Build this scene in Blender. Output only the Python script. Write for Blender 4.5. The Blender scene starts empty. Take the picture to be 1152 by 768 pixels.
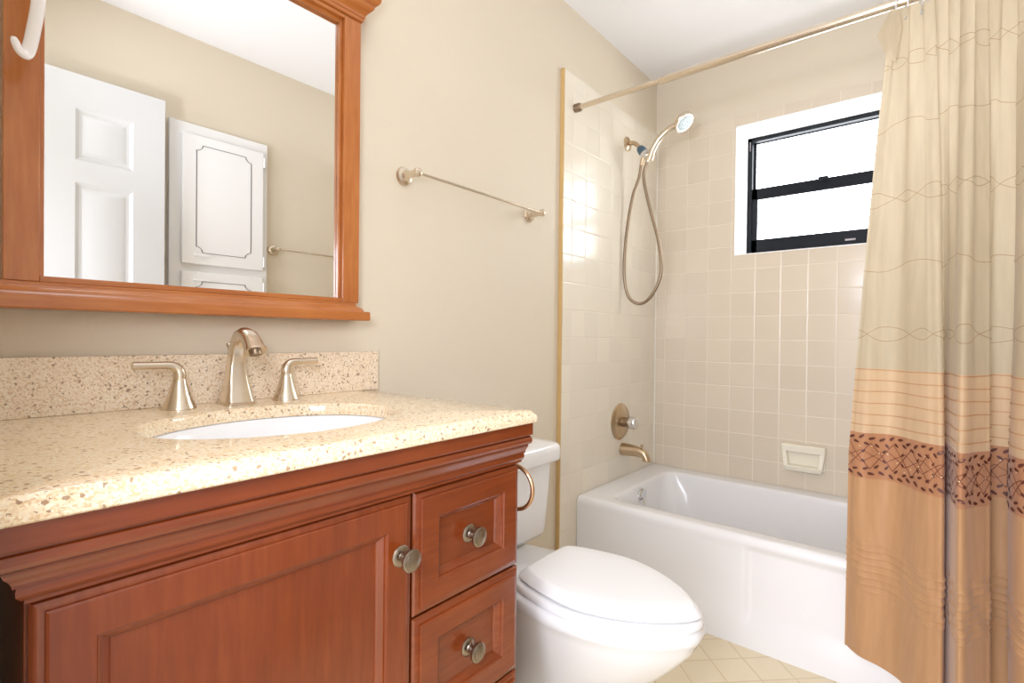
import bpy, bmesh, math, random
from mathutils import Vector, Matrix
random.seed(7)
PI = math.pi
SC = bpy.context.scene
COL = SC.collection

# ------------------------------------------------------------------ camera
F_PX = 576.235
yaw, pitch, roll = 0.693771, -0.0085027, 0.0111929
fw = Vector((-math.sin(yaw)*math.cos(pitch), math.cos(yaw)*math.cos(pitch), math.sin(pitch)))
rt = Vector((math.cos(yaw), math.sin(yaw), 0)); up = rt.cross(fw)
r2 = math.cos(roll)*rt + math.sin(roll)*up; u2 = -math.sin(roll)*rt + math.cos(roll)*up
cam = bpy.data.cameras.new('camera'); cam.sensor_width = 36.0; cam.lens = 36.0*F_PX/1152
cam.clip_start = 0.02
cam_o = bpy.data.objects.new('camera', cam); COL.objects.link(cam_o)
M = Matrix((( r2.x, u2.x, -fw.x, 1.18), (r2.y, u2.y, -fw.y, 0.0), (r2.z, u2.z, -fw.z, 1.04), (0, 0, 0, 1)))
cam_o.matrix_world = M
SC.camera = cam_o

# ------------------------------------------------------------------ light
w = bpy.data.worlds.new('daylight'); SC.world = w; w.use_nodes = True
bg = w.node_tree.nodes['Background']; bg.inputs[0].default_value = (0.95, 0.98, 1.0, 1); bg.inputs[1].default_value = 1.2
def area(name, loc, target, sx, sy, power, col=(1, 1, 1)):
    l = bpy.data.lights.new(name, 'AREA'); l.shape = 'RECTANGLE'; l.size = sx; l.size_y = sy; l.energy = power; l.color = col
    o = bpy.data.objects.new(name, l); COL.objects.link(o); o.location = loc
    o.rotation_euler = (Vector(target)-Vector(loc)).to_track_quat('-Z', 'Y').to_euler(); return o
HALL_FILL_W, CEIL_FILL_W, BOUNCE_FILL_W, SOFT_FILL_W, PANE_E = 31.0, 2.2, 16.0, 6.2, 7.5
area('hallway_fill', (.98, -1.2, 1.10), (1.0, 2.0, .9), .9, 1.9, HALL_FILL_W, (.91, .965, 1.13))  # added soft fill through the doorway, behind the camera; no hallway fixture
area('ceiling_fill', (0.80, 0.42, 2.385), (0.80, 0.42, 0), 0.35, 0.35, CEIL_FILL_W, (.93, .98, 1.04))  # added fill below the ceiling, kept out of the mirror's view
area('flash_fill', (1.05, -.14, 1.30), (.15, 1.1, 1.0), .35, .35, SOFT_FILL_W, (.92, .965, 1.11))  # added fill beside the camera to brighten the left wall, like a flash
sl = bpy.data.lights.new('bounce_fill', 'SPOT'); sl.energy = BOUNCE_FILL_W; sl.spot_size = math.radians(104); sl.spot_blend = .8; sl.shadow_soft_size = .08; sl.color = (.90, .96, 1.13)  # added upward spot to brighten the ceiling, in the manner of a bounced flash
so = bpy.data.objects.new('bounce_fill', sl); COL.objects.link(so); so.location = (.80, .10, 1.50)
so.rotation_euler = (Vector((.95, 1.45, 2.4))-so.location).to_track_quat('-Z', 'Y').to_euler()
SC.view_settings.view_transform = 'Standard'; SC.view_settings.look = 'None'
SC.view_settings.gamma = 1; SC.view_settings.use_curve_mapping = False
SC.view_settings.exposure = 0.53

# ------------------------------------------------------------------ materials
def lin(c):
    return tuple(((v/255)/12.92 if v/255 <= .04045 else ((v/255+.055)/1.055)**2.4) for v in c) + (1,)
def base_mat(name, col, rough=.5, metal=0., spec=.5, coat=0.):
    m = bpy.data.materials.new(name); m.use_nodes = True
    b = m.node_tree.nodes['Principled BSDF']
    b.inputs['Base Color'].default_value = lin(col); b.inputs['Roughness'].default_value = rough
    b.inputs['Metallic'].default_value = metal; b.inputs['Specular IOR Level'].default_value = spec
    b.inputs['Coat Weight'].default_value = coat; b.inputs['Coat Roughness'].default_value = .12
    return m, m.node_tree, b
class NT:
    def __init__(s, nt): s.nt = nt
    def n(s, t, **k):
        x = s.nt.nodes.new(t)
        for a, v in k.items(): setattr(x, a, v)
        return x
    def l(s, a, b): s.nt.links.new(a, b)
    def math(s, op, a, b=None, c=None):
        x = s.n('ShaderNodeMath', operation=op)
        for i, v in enumerate((a, b, c)):
            if v is None: continue
            if isinstance(v, (int, float)): x.inputs[i].default_value = v
            else: s.l(v, x.inputs[i])
        return x.outputs[0]
    def coords(s, kind='Object'): return s.n('ShaderNodeTexCoord').outputs[kind]
    def noise(s, vec, scale, detail=3, rough=.5, out='Fac'):
        x = s.n('ShaderNodeTexNoise'); x.inputs['Scale'].default_value = scale; x.inputs['Detail'].default_value = detail
        x.inputs['Roughness'].default_value = rough; s.l(vec, x.inputs['Vector']); return x.outputs[out]
    def ramp(s, fac, stops, interp='LINEAR'):
        x = s.n('ShaderNodeValToRGB'); e = x.color_ramp.elements; x.color_ramp.interpolation = interp
        while len(e) < len(stops): e.new(.5)
        for i, (p, c) in enumerate(stops): e[i].position = p; e[i].color = lin(c) if len(c) == 3 and max(c) > 1 else tuple(c)+(1,)*(4-len(c))
        s.l(fac, x.inputs[0]); return x.outputs[0]
    def mix(s, fac, a, b):
        x = s.n('ShaderNodeMix', data_type='RGBA')
        for v, i in ((fac, 0), (a, 6), (b, 7)):
            if isinstance(v, (int, float)): x.inputs[i].default_value = v
            elif isinstance(v, tuple): x.inputs[i].default_value = lin(v)
            else: s.l(v, x.inputs[i])
        return x.outputs[2]
    def bump(s, h, strength, dist, b):
        x = s.n('ShaderNodeBump'); x.inputs['Strength'].default_value = strength; x.inputs['Distance'].default_value = dist
        s.l(h, x.inputs['Height']); s.l(x.outputs[0], b.inputs['Normal'])

def paint(name, col, scale=180, strength=.15, rough=.55):
    m, nt, b = base_mat(name, col, rough, spec=.3); t = NT(nt); c = t.coords()
    t.bump(t.noise(c, scale, 4), strength, .002, b); return m
def tile(name, col, grout, au, av, pu, pv, ou, ov, gw, rough=.18, diag=False, var=.03, mottled=0, bump=.5):
    m, nt, b = base_mat(name, col, rough); t = NT(nt)
    sp = t.n('ShaderNodeSeparateXYZ'); t.l(t.coords(), sp.inputs[0])
    u, v = sp.outputs[au], sp.outputs[av]
    if diag:
        u, v = t.math('ADD', u, v), t.math('SUBTRACT', v, u)
    gu = t.math('DIVIDE', t.math('SUBTRACT', u, ou), pu); gv = t.math('DIVIDE', t.math('SUBTRACT', v, ov), pv)
    fu, fv = t.math('FRACT', gu), t.math('FRACT', gv)
    du = t.math('MULTIPLY', t.math('MINIMUM', fu, t.math('SUBTRACT', 1.0, fu)), pu)
    dv = t.math('MULTIPLY', t.math('MINIMUM', fv, t.math('SUBTRACT', 1.0, fv)), pv)
    d = t.math('MINIMUM', du, dv)
    mr = t.n('ShaderNodeMapRange', interpolation_type='SMOOTHSTEP'); t.l(d, mr.inputs[0])
    mr.inputs[1].default_value = gw*.45; mr.inputs[2].default_value = gw*.8
    face = mr.outputs[0]
    cmb = t.n('ShaderNodeCombineXYZ'); t.l(t.math('FLOOR', gu), cmb.inputs[0]); t.l(t.math('FLOOR', gv), cmb.inputs[1])
    wn = t.n('ShaderNodeTexWhiteNoise', noise_dimensions='3D'); t.l(cmb.outputs[0], wn.inputs[0])
    k = t.math('MULTIPLY_ADD', wn.outputs[0], var*2, 1-var)
    hs = t.n('ShaderNodeHueSaturation'); hs.inputs['Color'].default_value = lin(col); t.l(k, hs.inputs['Value'])
    tc = hs.outputs[0]
    if mottled:
        tc = t.mix(t.math('MULTIPLY', t.noise(t.coords(), 14, 4, .6), mottled), tc, tuple(max(0, q-26) for q in col))
    t.l(t.mix(face, grout, tc), b.inputs['Base Color'])
    t.l(t.math('MULTIPLY_ADD', face, rough-.6, .6), b.inputs['Roughness'])
    m2 = t.n('ShaderNodeMapRange', interpolation_type='SMOOTHSTEP'); t.l(d, m2.inputs[0]); m2.inputs[1].default_value = 0; m2.inputs[2].default_value = gw*1.6
    h = t.math('ADD', m2.outputs[0], t.math('MULTIPLY', t.noise(t.coords(), 9, 1), .5))
    t.bump(h, bump, .0012, b); return m
def wood(name, c1, c2, c3, axis, rough=.26, coat=.3):
    m, nt, b = base_mat(name, c1, rough, coat=coat); t = NT(nt)
    mp = t.n('ShaderNodeMapping'); t.l(t.coords(), mp.inputs[0])
    sc = [55, 55, 55]; sc[axis] = 5; mp.inputs['Scale'].default_value = sc
    f = t.noise(mp.outputs[0], 1.6, 6, .62); g = t.noise(t.coords(), 7, 3)
    f2 = t.math('ADD', t.math('MULTIPLY', f, .6), t.math('MULTIPLY', g, .4))
    t.l(t.ramp(f2, [(.33, c1), (.5, c2), (.68, c3)]), b.inputs['Base Color'])
    t.bump(f, .08, .001, b); return m
def granite(name, base, lo, hi, specks, dark, rough, fine=1.0):
    m, nt, b = base_mat(name, base, rough); t = NT(nt); c = t.coords()
    def vor(scale):
        v = t.n('ShaderNodeTexVoronoi'); v.inputs['Scale'].default_value = scale; v.inputs['Randomness'].default_value = 1
        wv = t.n('ShaderNodeVectorMath', operation='ADD'); t.l(c, wv.inputs[0])
        sc = t.n('ShaderNodeVectorMath', operation='SCALE'); t.l(t.noise(c, 160, 2, out='Color'), sc.inputs[0]); sc.inputs['Scale'].default_value = .006
        t.l(sc.outputs[0], wv.inputs[1]); t.l(wv.outputs[0], v.inputs['Vector'])
        s = t.n('ShaderNodeSeparateColor'); t.l(v.outputs['Color'], s.inputs[0]); return s.outputs
    a = vor(330*fine); e = vor(210*fine)
    col = t.ramp(a[0], [(0, lo), (.45, base), (1, hi)])
    col = t.mix(t.math('MULTIPLY', t.math('GREATER_THAN', a[1], .80), .75), col, specks)
    col = t.mix(t.math('MULTIPLY', t.math('GREATER_THAN', e[2], .955), .85), col, dark)
    vein = t.noise(c, 6, 5, .65)
    col = t.mix(t.math('MULTIPLY', t.math('SUBTRACT', vein, .45), .55), col, specks)
    t.l(col, b.inputs['Base Color']); return m
def metal(name, col, rough=.28):
    return base_mat(name, col, rough, metal=1.)[0]
def cloth(name, col, trans=.35, seethru=0., weave=900, var=12, stripes=None):
    m = bpy.data.materials.new(name); m.use_nodes = True; nt = m.node_tree; nt.nodes.clear(); t = NT(nt)
    out = t.n('ShaderNodeOutputMaterial'); c = t.coords()
    mp = t.n('ShaderNodeMapping'); t.l(c, mp.inputs[0]); mp.inputs['Scale'].default_value = (22, 22, 2.2)
    colr = t.mix(t.noise(mp.outputs[0], 3, 4), tuple(max(0, q-var) for q in col), tuple(min(255, q+var) for q in col))
    d = t.n('ShaderNodeBsdfPrincipled'); d.inputs['Roughness'].default_value = .55; d.inputs['Sheen Weight'].default_value = .25
    d.inputs['Specular IOR Level'].default_value = .25
    t.l(colr, d.inputs['Base Color'])
    t.bump(t.noise(c, weave, 2), .1, .0008, d)
    tr = t.n('ShaderNodeBsdfTranslucent'); t.l(colr, tr.inputs[0])
    mx = t.n('ShaderNodeMixShader'); mx.inputs[0].default_value = trans; t.l(d.outputs[0], mx.inputs[1]); t.l(tr.outputs[0], mx.inputs[2])
    o = mx.outputs[0]
    if seethru:
        tp = t.n('ShaderNodeBsdfTransparent'); m3 = t.n('ShaderNodeMixShader'); m3.inputs[0].default_value = seethru
        t.l(o, m3.inputs[1]); t.l(tp.outputs[0], m3.inputs[2]); o = m3.outputs[0]
    t.l(o, out.inputs[0]); return m
def emit(name, col, strength):
    m, nt, b = base_mat(name, col, .25); b.inputs['Emission Color'].default_value = lin(col); b.inputs['Emission Strength'].default_value = strength; return m

X0T = 0.016      # thickness of the tile on its mortar bed
MAT = {
 'wall': paint('beige_wall_paint', (223, 211, 190)),
 'ceil': paint('white_ceiling_paint', (242, 241, 241), 90, .35, .8),
 'floor': tile('diagonal_floor_tile', (242, 226, 194), (222, 204, 168), 0, 1, .155, .155, 2.318, .911, .0055, .3, True, .025, .35, .25),
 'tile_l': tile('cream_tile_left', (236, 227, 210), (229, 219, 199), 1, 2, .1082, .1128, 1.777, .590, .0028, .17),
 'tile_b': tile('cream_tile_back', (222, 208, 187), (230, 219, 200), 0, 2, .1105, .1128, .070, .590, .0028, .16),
 'edge': paint('tan_tile_edge', (206, 172, 116), 60, .05, .4),
 'caulk': paint('white_caulk', (240, 234, 220), 60, .05, .5),
 'wood_h': wood('cherry_wood_horizontal', (110, 46, 13), (123, 53, 17), (135, 63, 24), 1),
 'wood_v': wood('cherry_wood_vertical', (112, 47, 13), (125, 54, 17), (137, 64, 24), 2),
 'frame_h': wood('maple_frame_horizontal', (166, 94, 42), (180, 107, 50), (192, 121, 62), 1),
 'frame_v': wood('maple_frame_vertical', (168, 96, 44), (182, 109, 52), (194, 123, 64), 2),
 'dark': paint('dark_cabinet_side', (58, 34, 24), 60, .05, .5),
 'granite': granite('beige_granite_top', (241, 221, 187), (232, 207, 169), (247, 234, 209), (216, 180, 134), (160, 126, 98), .10, 1.2),
 'granite_b': granite('beige_granite_splash', (241, 224, 198), (230, 207, 176), (247, 235, 217), (208, 174, 134), (146, 120, 98), .25, 1.45),
 'porc': base_mat('white_porcelain', (240, 239, 238), .09, spec=.5)[0],
 'tub': base_mat('white_tub_enamel', (240, 238, 237), .14)[0],
 'seat': base_mat('white_seat_plastic', (246, 245, 244), .2)[0],
 'soap': base_mat('cream_ceramic', (244, 236, 216), .12)[0],
 'nickel': metal('brushed_nickel', (222, 209, 190), .27),
 'nickel_w': metal('warm_nickel', (200, 178, 148), .3),
 'chrome': metal('bright_chrome', (222, 222, 222), .1),
 'knob': metal('antique_pewter', (150, 138, 122), .3),
 'bronze': metal('bronze_ring', (190, 150, 114), .35),
 'hose': metal('steel_hose', (150, 132, 112), .35),
 'black': base_mat('black_window_frame', (12, 14, 20), .5, spec=.2)[0],
 'white': base_mat('white_paint_gloss', (240, 239, 237), .3)[0],
 'plate': base_mat('small_grey_plate', (150, 140, 140), .3)[0],
 'door': base_mat('white_door_paint', (206, 205, 203), .35)[0],
 'jamb': base_mat('white_jamb_paint', (246, 245, 242), .4)[0],
 'groove': base_mat('grey_pinstripe', (104, 102, 100), .4)[0],
 'mirror': metal('silvered_glass', (245, 246, 245), .0),
 'pane': emit('frosted_pane', (246, 251, 255), PANE_E),
 'bulb': emit('lit_bulb_shade', (255, 246, 236), 1.6),
 'teal': base_mat('blue_grey_plastic', (70, 96, 110), .3)[0],
 'spray': base_mat('pale_spray_face', (186, 200, 204), .3)[0],
 'plastic': base_mat('white_hook_plastic', (238, 232, 228), .12, coat=.5)[0],
 'clear': base_mat('clear_ring_plastic', (240, 240, 240), .08)[0],
 'sheer': cloth('cream_sheer', (207, 192, 164), .46, 0),
 'tuck': cloth('peach_pleated', (218, 188, 150), .35, 0),
 'band': cloth('brown_band', (186, 132, 94), .25, 0),
 'gold': cloth('gold_satin', (192, 147, 104), .18, 0, 700, 10),
 'thread': base_mat('tan_thread', (172, 142, 104), .6)[0],
 'ribbon': base_mat('brown_ribbon', (196, 150, 108), .6)[0],
 'leaf': base_mat('dark_leaf_thread', (92, 44, 30), .6)[0],
 'stem': base_mat('brown_stem_thread', (118, 62, 40), .6)[0],
 'sequin': base_mat('pale_sequin', (240, 214, 170), .2)[0],
}
MAT['clear'].node_tree.nodes['Principled BSDF'].inputs['Transmission Weight'].default_value = .6

# ------------------------------------------------------------------ mesh helpers
OFF = {}
class MB:
    def __init__(s): s.v = []; s.f = []; s.mi = []; s.cur = 0
    def add(s, verts, faces):
        o = len(s.v); s.v += [tuple(p) for p in verts]
        for f in faces: s.f.append(tuple(i+o for i in f)); s.mi.append(s.cur)
        return s
    def box(s, a, b):
        (x0, y0, z0), (x1, y1, z1) = a, b
        return s.add([(x0,y0,z0),(x1,y0,z0),(x1,y1,z0),(x0,y1,z0),(x0,y0,z1),(x1,y0,z1),(x1,y1,z1),(x0,y1,z1)],
                     [(0,3,2,1),(4,5,6,7),(0,1,5,4),(1,2,6,5),(2,3,7,6),(3,0,4,7)])
    def loft(s, rings, cap0=True, cap1=True, closed=True):
        n = len(rings[0]); vs = [p for r in rings for p in r]; fs = []
        for i in range(len(rings)-1):
            for j in range(n if closed else n-1):
                k = (j+1) % n; fs.append((i*n+j, i*n+k, (i+1)*n+k, (i+1)*n+j))
        if cap0: fs.append(tuple(range(n-1, -1, -1)))
        if cap1: fs.append(tuple(range((len(rings)-1)*n, len(rings)*n)))
        return s.add(vs, fs)
    def tube(s, pts, r, n=12, caps=True, flat=1.0, up=None):
        pts = [Vector(p) for p in pts]; rs = r if isinstance(r, (list, tuple)) else [r]*len(pts)
        prev = None; rings = []
        for i, p in enumerate(pts):
            d = (pts[min(i+1, len(pts)-1)]-pts[max(i-1, 0)]).normalized()
            if prev is None:
                a = Vector(up) if up else (Vector((0, 0, 1)) if abs(d.z) < .9 else Vector((1, 0, 0)))
            else: a = prev
            a = (a - d*a.dot(d)).normalized(); b = d.cross(a); prev = a
            rings.append([p + a*math.cos(2*PI*k/n)*rs[i]*flat + b*math.sin(2*PI*k/n)*rs[i] for k in range(n)])
        return s.loft(rings, caps, caps)
    def torus(s, c, axis, R, r, n=32, m=10, a0=0, a1=2*PI):
        ax = Vector(axis).normalized(); u = ax.orthogonal().normalized(); v = ax.cross(u); c = Vector(c)
        full = abs(a1-a0-2*PI) < 1e-6
        rings = []
        for i in range(n if full else n+1):
            t = a0+(a1-a0)*i/n; d = u*math.cos(t)+v*math.sin(t)
            rings.append([c+d*(R+r*math.cos(2*PI*k/m))+ax*r*math.sin(2*PI*k/m) for k in range(m)])
        if full: rings.append(rings[0])
        return s.loft(rings, not full, not full)
    def lathe(s, base, axis, prof, n=28):
        ax = Vector(axis).normalized(); u = ax.orthogonal().normalized(); v = ax.cross(u); b = Vector(base)
        return s.loft([[b+ax*h+(u*math.cos(2*PI*k/n)+v*math.sin(2*PI*k/n))*max(r, 1e-4) for k in range(n)] for r, h in prof])
    def build(s, name, mats, parent=None, smooth=35, bevel=0, seg=2, fix=True):
        me = bpy.data.meshes.new(name)
        off = OFF.get(parent.name, Vector()) if parent else Vector()
        me.from_pydata([tuple(Vector(p)-off) for p in s.v], [], s.f)
        mats = mats if isinstance(mats, (list, tuple)) else [mats]
        for m in mats: me.materials.append(MAT[m])
        me.polygons.foreach_set('material_index', s.mi)
        if fix:
            bm = bmesh.new(); bm.from_mesh(me); bmesh.ops.recalc_face_normals(bm, faces=bm.faces[:]); bm.to_mesh(me); bm.free()
        if smooth:
            me.polygons.foreach_set('use_smooth', [True]*len(me.polygons))
            me.set_sharp_from_angle(angle=math.radians(smooth))
        o = bpy.data.objects.new(name, me); COL.objects.link(o)
        if parent: o.parent = parent
        OFF[o.name] = off
        if bevel:
            bv = o.modifiers.new('edge', 'BEVEL'); bv.width = bevel; bv.segments = seg; bv.limit_method = 'ANGLE'; bv.angle_limit = math.radians(40)
            bv.harden_normals = True
        return o
def thing(name, label, cat, loc, group=None):
    o = bpy.data.objects.new(name, None); COL.objects.link(o); o.location = loc; o.empty_display_size = .05
    o['label'] = label; o['category'] = cat
    if group: o['group'] = group
    OFF[o.name] = Vector(loc); return o
def tag(o, label, cat, group=None):
    o['label'] = label; o['category'] = cat
    if group: o['group'] = group
    return o
def struct(mb, name, m, label=None, cat=None, **k):
    o = mb.build(name, m, **k); o['kind'] = 'structure'
    if label: o['label'] = label
    if cat: o['category'] = cat
    return o
def rrect(cx, cy, hx, hy, r, n=6, z=0):
    out = []
    for sx, sy, a in ((1, 1, 0), (-1, 1, PI/2), (-1, -1, PI), (1, -1, 1.5*PI)):
        for k in range(n+1):
            t = a+PI/2*k/n; out.append((cx+sx*(hx-r)+r*math.cos(t), cy+sy*(hy-r)+r*math.sin(t), z))
    return out
def crom(P, n):
    P = [Vector(p) for p in P]; out = []
    for i in range(len(P)-1):
        p0, p1, p2, p3 = P[max(i-1, 0)], P[i], P[i+1], P[min(i+2, len(P)-1)]
        for k in range(n):
            t = k/n
            out.append(.5*((2*p1)+(p2-p0)*t+(2*p0-5*p1+4*p2-p3)*t*t+(3*p1-p0-3*p2+p3)*t**3))
    out.append(P[-1]); return out
def sstep(x, a, b):
    t = min(1, max(0, (x-a)/(b-a))); return t*t*(3-2*t)

# ------------------------------------------------------------------ the room
YB, XR, H = 2.597, 1.52, 2.40          # back tile face, right wall, ceiling
YF = 0.020                             # inner face of the front wall
YBW = YB + X0T
struct(MB().box((-.1, -1.6, -.1), (XR+.1, YBW+.3, 0)), 'floor', 'floor', 'cream floor tiles laid diagonally', 'floor', smooth=0)
struct(MB().box((-.1, -.2, H), (XR+.1, YBW+.3, H+.1)), 'ceiling', 'ceil', 'plain white ceiling', 'ceiling', smooth=0)
struct(MB().box((-.1, -.2, 0), (0, YBW+.3, H)), 'wall_left', 'wall', 'beige wall carrying the mirror and towel bar', 'wall', smooth=0)
struct(MB().box((XR, -.2, 0), (XR+.1, YBW+.3, H)), 'wall_right', 'wall', 'beige wall seen in the mirror', 'wall', smooth=0)
DX0, DX1, DH = .72, 1.47, 2.05
struct(MB().box((0, YF-.12, 0), (DX0, YF, H)).box((DX1, YF-.12, 0), (XR, YF, H)).box((DX0, YF-.12, DH), (DX1, YF, H)), 'wall_front', 'wall', 'beige wall with the doorway', 'wall', smooth=0)
WX0, WX1, WZ0, WZ1 = .415, 1.075, 1.447, 2.068
def holed(mb, y0, y1, xa, xb, za, zb, hx0, hx1, hz0, hz1):
    mb.box((xa, y0, za), (hx0, y1, zb)).box((hx1, y0, za), (xb, y1, zb)).box((hx0, y0, za), (hx1, y1, hz0)).box((hx0, y0, hz1), (hx1, y1, zb)); return mb
struct(holed(MB(), YBW, YBW+.3, 0, XR, 0, H, WX0, WX1, WZ0, WZ1), 'wall_back', 'wall', 'beige wall above the tub tiles with the window', 'wall', smooth=0)
# tile surround of the tub alcove, proud of the painted walls
TY0, TZ = 1.706, 2.117
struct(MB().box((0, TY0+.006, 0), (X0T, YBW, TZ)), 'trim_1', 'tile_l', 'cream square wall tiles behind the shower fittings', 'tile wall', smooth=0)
struct(MB().box((0, TY0-.001, 0), (X0T+.0015, TY0+.0075, TZ+.002)), 'trim_2', 'edge', 'narrow tan edge strip ending the tile', 'trim', smooth=30, bevel=.002)
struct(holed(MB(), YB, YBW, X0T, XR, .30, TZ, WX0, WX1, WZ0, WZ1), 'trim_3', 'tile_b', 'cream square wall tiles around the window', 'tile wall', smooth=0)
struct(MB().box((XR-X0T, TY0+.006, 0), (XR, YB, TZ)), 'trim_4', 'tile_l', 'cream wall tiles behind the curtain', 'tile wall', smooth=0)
struct(MB().box((X0T, YB-.005, .37), (X0T+.006, YB, TZ)), 'trim_5', 'caulk', 'white caulk line in the tiled corner', 'trim', smooth=0)
b = MB()
b.box((WX0-.0005, YB-.0015, WZ0), (WX0+.004, YBW+.2, WZ1)); b.box((WX0, YB-.0015, WZ1-.004), (WX1, YBW+.2, WZ1+.0005))
b.box((WX1-.004, YB-.0015, WZ0), (WX1+.0005, YBW+.2, WZ1)); b.box((WX0, YB-.003, WZ0-.0005), (WX1, YBW+.2, WZ0+.004))
struct(b, 'trim_6', 'jamb', 'white painted window recess', 'trim', smooth=0)

# ------------------------------------------------------------------ window
YW = 2.785
wn = thing('window_1', 'black aluminium single-hung window with frosted glass', 'window', (WX0, YW, WZ0)); wn['kind'] = 'structure'
b = MB(); x0, x1, z0, z1 = WX0+.004, WX1-.004, WZ0+.004, WZ1-.004
b.box((x0, YW, z0), (x0+.022, YW+.07, z1)).box((x1-.022, YW, z0), (x1, YW+.07, z1)).box((x0, YW, z1-.02), (x1, YW+.07, z1)).box((x0, YW, z0), (x1, YW+.07, z0+.03))
b.build('window_frame', 'black', wn, 30, .002)
def sash(name, xa, xb, za, zb, y, t, bot, top):
    q = MB().box((xa, y, za), (xa+t, y+.022, zb)).box((xb-t, y, za), (xb, y+.022, zb)).box((xa, y, za), (xb, y+.022, za+bot)).box((xa, y, zb-top), (xb, y+.022, zb))
    o = q.build(name, 'black', wn, 30, .0025)
    MB().box((xa+t*.5, y+.009, za+bot*.5), (xb-t*.5, y+.014, zb-top*.5)).build('pane', 'pane', o, 0)
    return o
sash('upper_sash', x0+.018, x1-.018, 1.765, z1-.012, YW+.034, .014, .040, .012)
lo = sash('lower_sash', x0+.018, x1-.018, z0+.022, 1.806, YW+.006, .030, .075, .057)
MB().box((.735, YW-.006, 1.792), (.775, YW+.012, 1.812)).build('latch', 'black', wn, 30, .002)
MB().box((.845, YW+.003, 1.500), (.885, YW+.007, 1.508)).build('maker_plate', 'plate', lo, 0)
MB().box((x0+.010, YW-.003, 2.000), (x0+.013, YW+.001, 2.045)).build('frame_strip', 'plate', wn, 0)  # thin grey strip at the frame's upper left

# ------------------------------------------------------------------ open door by the right wall (seen in the mirror)
dr = thing('door_1', 'white six-panel door standing open against the wall, seen in the mirror', 'door', (1.44, YF, 0)); dr['kind'] = 'structure'
DF, DB, dy0, dy1 = 1.425, 1.459, .036, .737
def panel_grid(mb, X, sgn, ylo, yhi, zlo, zhi, cells, steps):
    """flat face at X with recessed cells; steps = [(inset, depth)...]"""
    ys = sorted({ylo, yhi} | {c[0] for c in cells} | {c[1] for c in cells}); zs = sorted({zlo, zhi} | {c[2] for c in cells} | {c[3] for c in cells})
    for i in range(len(ys)-1):
        for j in range(len(zs)-1):
            ym, zm = (ys[i]+ys[i+1])/2, (zs[j]+zs[j+1])/2
            if any(c[0] < ym < c[1] and c[2] < zm < c[3] for c in cells): continue
            mb.add([(X, ys[i], zs[j]), (X, ys[i+1], zs[j]), (X, ys[i+1], zs[j+1]), (X, ys[i], zs[j+1])], [(0, 1, 2, 3)])
    for a, c, d, e in cells:
        rings = [[(X, a, d), (X, c, d), (X, c, e), (X, a, e)]]
        for ins, dep in steps: rings.append([(X+sgn*dep, a+ins, d+ins), (X+sgn*dep, c-ins, d+ins), (X+sgn*dep, c-ins, e-ins), (X+sgn*dep, a+ins, e-ins)])
        mb.loft(rings, False, True)
pc = []
for a, c in ((.150, .335), (.440, .625)):
    for d, e in ((.22, .78), (.93, 1.62), (1.705, 1.905)): pc.append((a, c, d, e))
b = MB(); panel_grid(b, DF, 1, dy0, dy1, .01, 2.035, pc, [(.012, .008), (.022, .009), (.040, .004)])
b.add([(DF, dy0, .01), (DF, dy1, .01), (DF, dy1, 2.035), (DF, dy0, 2.035), (DB, dy0, .01), (DB, dy1, .01), (DB, dy1, 2.035), (DB, dy0, 2.035)],
      [(4, 7, 6, 5), (0, 1, 5, 4), (1, 2, 6, 5), (2, 3, 7, 6), (3, 0, 4, 7)])
b.build('door_leaf', 'door', dr, 20)
b = MB()
b.lathe((DF, .675, .93), (-1, 0, 0), [(.03, 0), (.03, .006), (.012, .012), (.012, .035), (.026, .045), (.028, .058), (.018, .068), (0, .07)])
b.build('door_knob', 'nickel', dr)
b = MB()
for q in ((DX0-.06, DX0), (DX1, XR)): b.box((q[0], YF, 0), (q[1], YF+.010, DH+.06))
b.box((DX0-.06, YF, DH), (XR, YF+.012, DH+.06))
struct(b, 'trim_7', 'white', 'white casing round the doorway', 'trim', smooth=30, bevel=.003)

# ------------------------------------------------------------------ linen cabinet in the right wall (seen in the mirror)
LX = 1.500
lc = thing('linen_cabinet', 'white built-in linen cabinet with pinstriped doors, seen in the mirror', 'cabinet', (XR, .99, .10))
MB().box((LX, .774, .10), (XR, 1.208, 2.0)).build('face_frame', 'white', lc, 30, .003)
def linen_door(z0, z1, hz_pull):
    y0, y1 = .820, 1.182; d = MB().box((LX-.019, y0, z0), (LX, y1, z1)).build('door', 'white', lc, 30, .005, 3)
    # pinstripe outline with scooped corners
    a0, a1, c0, c1, r = y0+.058, y1-.062, z0+.055, z1-.045, .026
    pts = []
    for cy, cz, t0 in ((a0, c0, 0), (a0, c1, -90), (a1, c1, 180), (a1, c0, 90)):
        pts += [(LX-.0195, cy+r*math.cos(math.radians(t0+15*k)), cz+r*math.sin(math.radians(t0+15*k))) for k in range(7)]
    pts.append(pts[0])
    q = MB()
    for p, e in zip(pts[:-1], pts[1:]):
        q.tube([p, e], .0022, 6, True, flat=.5)
    q.build('pinstripe', 'groove', d, 0)
    q = MB().box((LX-.034, y0+.045, hz_pull-.004), (LX-.028, y0+.115, hz_pull+.004)).box((LX-.030, y0+.05, hz_pull-.003), (LX-.018, y0+.056, hz_pull+.003)).box((LX-.030, y0+.104, hz_pull-.003), (LX-.018, y0+.11, hz_pull+.003))
    q.build('handle', 'white', d, 30, .001)
    for hz in (z0+.045, z1-.05):
        MB().box((LX-.012, y1-.004, hz-.022), (LX+.001, y1+.014, hz+.022)).tube([(LX-.017, y1+.003, hz-.025), (LX-.017, y1+.003, hz+.025)], .0045, 8).build('hinge', 'white', d, 30)
linen_door(1.358, 1.950, 1.400)
linen_door(.70, 1.325, 1.285)

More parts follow.
